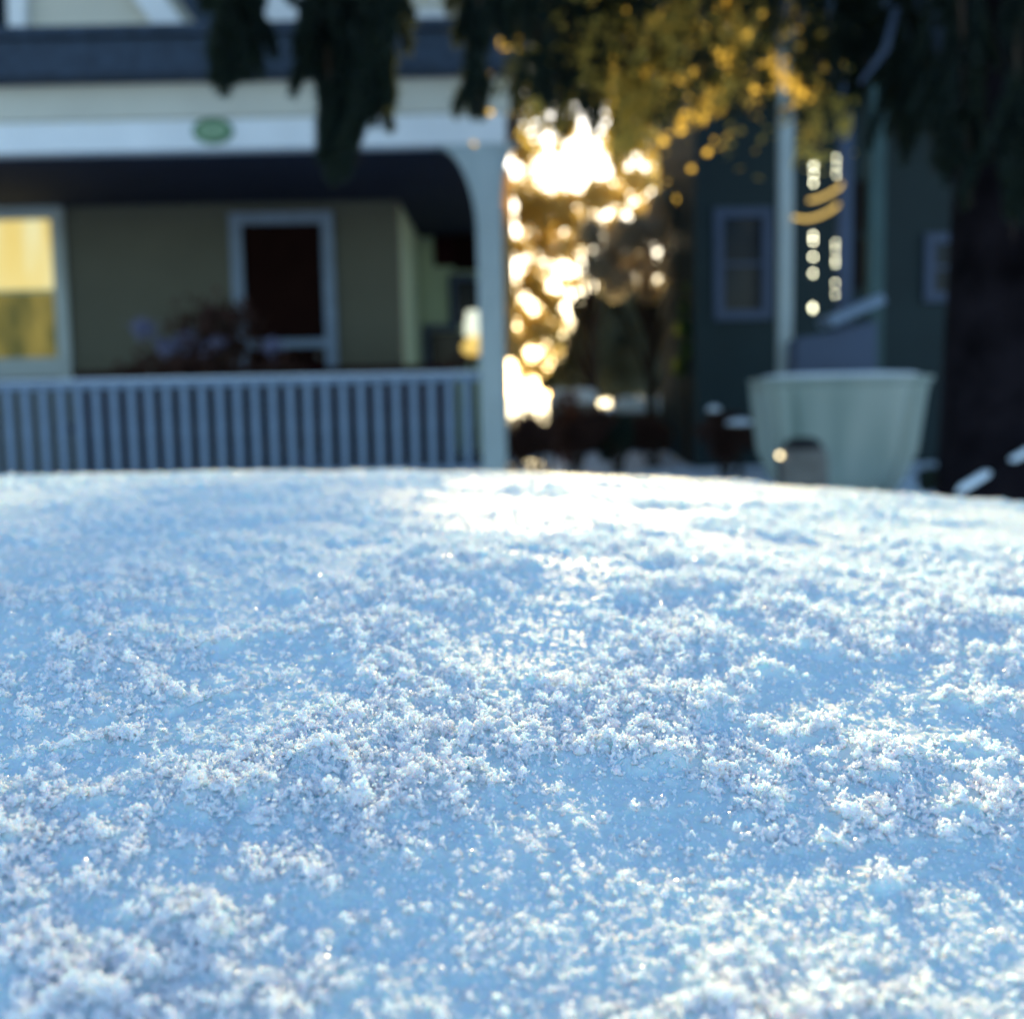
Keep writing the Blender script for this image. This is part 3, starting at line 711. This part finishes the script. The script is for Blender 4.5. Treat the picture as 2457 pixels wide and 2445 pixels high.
# two hanging strands of beads, made to glow for their bright glints
M['bulb'] = mat('lit_bulb', (0.8, 0.8, 0.6), 0.4, 0.02, 3, emit=(1.0, 0.97, 0.66), estr=4.5)  # emission added in place of bright glints on the beads
M['bulbgold'] = mat('lit_gold_rope', (0.8, 0.6, 0.2), 0.4, 0.02, 3, emit=(1.0, 0.60, 0.12), estr=0.45)  # emission stands in for sun on the garland strands
M['wire'] = mat('dark_wire', (0.02, 0.02, 0.02), 0.6, 0.1, 5)
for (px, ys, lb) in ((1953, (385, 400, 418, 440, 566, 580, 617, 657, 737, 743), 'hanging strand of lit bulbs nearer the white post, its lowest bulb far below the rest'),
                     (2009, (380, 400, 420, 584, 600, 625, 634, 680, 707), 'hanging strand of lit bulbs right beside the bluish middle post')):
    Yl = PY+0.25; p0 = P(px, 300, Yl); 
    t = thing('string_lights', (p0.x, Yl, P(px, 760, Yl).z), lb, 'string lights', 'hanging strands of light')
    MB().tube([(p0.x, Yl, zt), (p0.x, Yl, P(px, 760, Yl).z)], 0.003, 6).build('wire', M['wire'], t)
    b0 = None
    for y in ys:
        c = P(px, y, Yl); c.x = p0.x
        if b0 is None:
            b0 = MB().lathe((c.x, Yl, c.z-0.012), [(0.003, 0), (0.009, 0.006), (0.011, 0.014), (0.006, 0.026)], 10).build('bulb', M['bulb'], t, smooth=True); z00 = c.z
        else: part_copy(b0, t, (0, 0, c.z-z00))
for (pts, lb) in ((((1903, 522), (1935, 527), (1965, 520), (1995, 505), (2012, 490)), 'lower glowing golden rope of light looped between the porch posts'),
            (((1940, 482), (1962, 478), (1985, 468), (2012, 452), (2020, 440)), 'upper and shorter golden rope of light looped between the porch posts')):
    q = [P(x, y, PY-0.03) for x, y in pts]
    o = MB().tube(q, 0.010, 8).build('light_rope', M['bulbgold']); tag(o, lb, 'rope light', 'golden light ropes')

# big pale tub with fluted tapering sides
TY = 7.2
tc_ = P(2046, 1000, TY); hw = 208*TY/F; ztop = P(2040, 905, TY).z
zg = float(terr(np.array([tc_.x]), np.array([TY]))[0])
tub = thing('garden_tub', (tc_.x, TY+0.3, zg), 'large pale green tub with fluted tapering sides and a snow filled top', 'tub')
def loft(c, rings, n=96, ry=0.55):
    mb = MB(); b = 0
    for (rx, z, fl) in rings:
        for k in range(n):
            th = 2*math.pi*k/n
            q = 1+fl*(0.7*math.cos(14*th)+0.5*math.cos(9*th+1))
            cx_, sx_ = math.cos(th), math.sin(th)
            ex = 0.30   # squarish plan
            X_ = math.copysign(abs(cx_)**ex, cx_); Y_ = math.copysign(abs(sx_)**ex, sx_)
            mb.v.append((c[0]+rx*q*X_, c[1]+rx*ry*q*Y_, z))
    for i in range(len(rings)-1):
        for k in range(n):
            q = i*n; mb.f.append((q+k, q+(k+1) % n, q+n+(k+1) % n, q+n+k))
    mb.f.append(tuple(range(n))[::-1]); q = (len(rings)-1)*n; mb.f.append(tuple(q+k for k in range(n)))
    return mb
ct = (tc_.x, TY+0.32)
loft(ct, [(hw*0.62, zg, 0.01), (hw*0.66, zg+0.12, 0.16), (hw*0.80, zg+0.30, 0.13), (hw*0.92, ztop-0.12, 0.07), (hw*0.98, ztop-0.03, 0.02)]).build('body', M['planter'], tub, smooth=True)
loft(ct, [(hw*0.99, ztop-0.029, 0.012), (hw*1.01, ztop-0.02, 0.008), (hw*1.01, ztop, 0.006), (hw*0.9, ztop+0.005, 0.006)]).build('rim', M['planter'], tub, smooth=True)
loft(ct, [(hw*0.89, ztop+0.006, 0.01), (hw*0.8, ztop+0.025, 0.0), (hw*0.5, ztop+0.035, 0.0)]).build('snow_fill', M['snowfar'], tub, smooth=True)
# grey pot in front of it
pp = P(1925, 1062, 6.4); zg2 = float(terr(np.array([pp.x]), np.array([6.4]))[0])
pot = thing('clay_pot', (pp.x, 6.4, zg2), 'round grey clay pot with a dark mouth in front of the large pale tub', 'pot')
hgt = pp.z-0.03-zg2
MB().lathe((pp.x, 6.4, zg2), [(0.07, 0), (0.11, 0.03), (0.15, hgt*0.5), (0.145, hgt*0.85), (0.13, hgt), (0.115, hgt), (0.11, hgt-0.03)], 32).build('body', M['clay'], pot, smooth=True)
MB().lathe((pp.x, 6.4, zg2+hgt-0.028), [(0.112, 0.02), (0.105, 0.06), (0.06, 0.085)], 20).build('soil', M['soil'], pot, smooth=True)
gb = P(1871, 1093, 6.35)
gs = thing('garden_light', (gb.x, 6.35, float(terr(np.array([gb.x]), np.array([6.35]))[0])), 'tiny round glowing light on a stake beside the grey clay pot', 'garden light')
MB().tube([(gb.x, 6.35, zg2-0.05), (gb.x, 6.35, gb.z-0.01)], 0.006, 6).build('stake', M['wire'], gs)
M['glow'] = mat('small_globe', (0.7, 0.6, 0.4), 0.4, 0.02, 3, emit=(0.9, 0.72, 0.4), estr=3.0)  # glass ball ornament, its glow added as emission
MB().lathe((gb.x, 6.35, gb.z-0.012), [(0.004, 0), (0.011, 0.005), (0.013, 0.012), (0.010, 0.02), (0.004, 0.024)], 12).build('globe', M['glow'], gs, smooth=True)
# ------------------------------------------------------------------ big near evergreen on the right
TX, TYr = P(2390, 900, 3.9).x+0.12, 3.9
ev = thing('old_evergreen', (TX, TYr, 0.1), 'huge old evergreen with thick dark trunk and drooping boughs hanging over the yard', 'tree')
mb = MB(); mb.tube([(TX+0.03, TYr, -0.2), (TX, TYr, 0.5), (TX-0.01, TYr, 1.4), (TX+0.01, TYr, 2.4), (TX+0.05, TYr, 4.5), (TX, TYr, 8)], [0.42, 0.33, 0.285, 0.27, 0.2, 0.05], 24)
mb.build('trunk', M['bark'], ev, smooth=True)
limb_ends = [(-1.2, 2.55, 3.25), (-0.75, 3.0, 3.1), (-0.1, 2.7, 3.15), (0.35, 3.6, 2.95), (0.7, 4.4, 3.1), (1.1, 5.0, 3.3), (2.6, 3.0, 3.2), (0.3, 1.6, 3.6), (2.2, 5.4, 3.4)]
for e in limb_ends:
    e = Vector(e); s = Vector((TX, TYr, e.z+0.25)); md = (s+e)/2+Vector((0, 0, 0.16))
    MB().tube([s, md, e], [0.075, 0.05, 0.014], 8).build('limb', M['bark'], ev, smooth=True)
a, b = P(2225, 1235, 3.25), P(2560, 1050, 3.4)
ll = MB().tube([a, (a+b)/2+Vector((0, 0, 0.01)), b, Vector((TX+0.05, TYr-0.2, b.z+0.02))], [0.012, 0.02, 0.026, 0.04], 10).build('limb', M['bark'], ev, smooth=True)
for (u0, u1) in ((0.20, 0.44), (0.56, 0.92)):
    mb = MB(); mb.tube([a+(b-a)*u0+Vector((0, -.003, .018)), a+(b-a)*(u0+.04)+Vector((0, -.004, .022)), a+(b-a)*(u1-.04)+Vector((0, -.004, .025)), a+(b-a)*u1+Vector((0, -.003, .022))], [0.005, 0.013, 0.014, 0.006], 10); mb.build('snow_cap', M['snowfar'], ll, smooth=True)
def bough(px, ytop, ybot, wpx, Yd, n, seed, lean=0.0, dens=1.0):
    """a drooping bough: many slanting sprays of needles hanging around a stem"""
    r = np.random.default_rng(seed); s_ = Yd/F; pts = []
    span = ybot-ytop; ns = max(14, int(wpx*span/1500))
    for k in range(ns):
        u0 = r.random()**0.8; x0 = px+lean*(1-u0)+r.uniform(-1, 1)*wpx*(0.75-0.45*u0**3)
        y0 = ytop+span*u0*0.82; ln = min(r.uniform(70, 190), ybot+r.uniform(-30, 12)-y0)
        if ln < 25: ln = 25
        sl = r.normal()*0.22+(x0-px)/max(wpx, 1)*0.25; hw = r.uniform(9, 17)
        m_ = int(n/ns); t_ = r.random(m_)
        w2 = hw*(1-0.75*t_**1.5)*np.sqrt(r.random(m_)); th = r.random(m_)*6.283
        dY = r.uniform(-1, 1)*wpx*0.8
        q0 = np.array(P(x0, y0, Yd+dY*s_)); q1 = np.array(P(x0+sl*ln, y0+ln, Yd+dY*s_))
        c = q0[None]*(1-t_[:, None])+q1[None]*t_[:, None]
        c[:, 0] += w2*s_*np.cos(th)+np.sin(t_*3+k)*3*s_; c[:, 1] += w2*s_*np.sin(th); pts.append(c)
    o = cards('bough', np.concatenate(pts), 0.045, 0.0085, M['needle'], ev, droop=(0, 0, -0.9), seed=seed)
    a = P(px+lean, ytop, Yd); b = P(px, ybot, Yd)
    MB().tube([a+Vector((0, 0, 0.1)), (a+b)/2, b+Vector((0, 0, 0.03))], [0.009, 0.006, 0.002], 6).build('stem', M['twig'], o)
    return o
B = [ # px, ytop, ybot, halfwidth, depth, n
 (1262, -260, 330, 30, 4.2, 2200), (1310, -260, 350, 34, 4.3, 2600), (1345, -100, 340, 30, 4.0, 1800), (1425, -260, 345, 36, 4.2, 2600), (1465, -200, 350, 36, 4.5, 2600), (1400, -200, 330, 60, 4.7, 4200),
 (528, -260, 205, 46, 2.6, 8000), (598, -260, 172, 38, 2.65, 6000), (545, -260, 40, 100, 2.7, 9000),
 (800, -260, 410, 48, 2.7, 12000), (862, -260, 425, 55, 2.65, 12000), (918, -260, 340, 50, 2.6, 12000), (862, -260, 300, 105, 2.75, 16000),
 (1150, -260, 300, 38, 2.8, 8000), (1165, -260, 110, 75, 2.9, 8000),
 (1290, -260, 345, 40, 3.9, 3000), (1245, -260, 110, 50, 3.8, 4500), (1370, -260, 350, 40, 4.1, 2600), (1330, -260, 230, 85, 4.3, 7000),
 (1500, -260, 395, 55, 4.4, 3600), (1440, -260, 300, 80, 4.3, 5000), (1560, -260, 380, 60, 4.1, 3600), (1420, -260, 170, 120, 4.2, 8000),
 (1620, -260, 320, 60, 4.1, 4000), (1690, -260, 290, 70, 4.1, 4200), (1760, -260, 290, 60, 4.2, 4000), (1830, -260, 270, 55, 4.3, 4000),
 (1900, -260, 310, 45, 4.5, 2600), (1965, -260, 370, 40, 4.6, 2400), (2015, -260, 330, 40, 4.7, 2400), (2080, -260, 300, 70, 4.4, 7000),
 (2150, -260, 380, 80, 4.2, 9000), (2240, -260, 440, 80, 4.1, 10000), (1980, -260, 170, 100, 4.3, 7000), (2330, -260, 520, 60, 3.4, 8000),
 (2430, -260, 600, 60, 3.3, 8000), (1600, -260, 190, 110, 4.4, 6500), (1780, -260, 190, 110, 4.5, 6500),
]
for i, (px, yt, yb, wp, Yd, n) in enumerate(B):
    if 1200 < px < 2060: n = int(n*0.42)
    bough(px, yt, yb, wp, Yd, n, 100+i, lean=rnd.uniform(-40, 40))
# sunlit tips among the right-hand boughs, the sun's gold put in their colour
r = np.random.default_rng(8)
def sprays(seeds, seed):
    pts = []; rr_ = np.random.default_rng(seed)
    for (x0, y0, x1, y1, w0, k, Yd) in seeds:
        k = int(k*1.7); t_ = rr_.random(k); xx = x0+(x1-x0)*t_+rr_.normal(size=k)*w0; yy = y0+(y1-y0)*t_+rr_.normal(size=k)*w0*0.8
        for a_, b_ in zip(xx, np.where((xx > 1180) & (xx < 1540), np.minimum(yy, 350+20*rr_.random(k)), yy)): pts.append(tuple(P(a_, b_, Yd+rr_.normal()*0.12)))
    return cards('yellow_leaves', np.array(pts), 0.040, 0.020, M['yellowed'], ev, seed=seed)
for q, sd_ in enumerate((
    [(1560, 190, 1480, 380, 20, 90, 4.0), (1500, 200, 1540, 330, 22, 70, 4.1)],
    [(1285, 240, 1260, 340, 10, 26, 3.8), (1300, 260, 1290, 400, 10, 18, 3.8)],
    [(1790, 60, 1730, 260, 10, 46, 4.0), (1760, 200, 1640, 300, 14, 46, 4.0)],
    [(1660, 0, 1600, 60, 14, 26, 3.9), (1740, 0, 1790, 90, 12, 26, 4.1)],
    [(1600, 60, 1620, 150, 8, 16, 3.8), (1840, 150, 1960, 260, 18, 46, 4.3)],
    [(1960, 260, 1940, 400, 18, 60, 4.4), (2010, 230, 2030, 320, 12, 26, 4.4)],
    [(1395, 120, 1400, 160, 6, 8, 3.7), (1370, 210, 1340, 370, 16, 40, 4.1), (1470, 300, 1450, 380, 18, 26, 4.3)],
    [(1300, 20, 1700, 250, 110, 130, 4.0)], [(1700, 60, 2000, 300, 80, 50, 4.2)],
    [(1350, 300, 1950, 60, 130, 110, 4.3)], [(1400, 20, 1860, 100, 90, 90, 3.7)], [(1420, 60, 1480, 260, 40, 50, 3.9)], [(1640, 20, 1560, 240, 30, 60, 3.9)], [(1490, 170, 1520, 370, 28, 80, 3.9)])):
    sprays(sd_, 300+q)
# crown above the frame
r = np.random.default_rng(5)
bl_ = []
for i in range(70):
    x = r.uniform(-1.6, 3.8); y = r.uniform(1.8, 6.2); z = max(3.0, 1.5+0.40*y+0.35)+0.25*abs(r.normal())+max(0, 1.2*r.random()*(x+1.6)/3)
    bl_.append(((x, y, z), (0.42, 0.42, 0.22)))
for i in range(60):
    z = 3.3+4.5*r.random(); q = (8.4-z)/5*2.2; th = r.random()*6.28
    bl_.append(((TX+q*r.random()*math.cos(th), TYr+q*r.random()*math.sin(th), z), (0.5, 0.5, 0.3)))
cards('crown', blob_points(r, bl_, 42000), 0.14, 0.03, M['needle'], ev, droop=(0, 0, -0.5), seed=9)
# one pale dead twig catching the light
a, b, c = P(2150, 20, 3.7), P(2125, 120, 3.7), P(2065, 200, 3.7)
MB().tube([a, b, c], [0.010, 0.012, 0.006], 8).build('dead_twig', M['bluetrim'], ev, smooth=True)
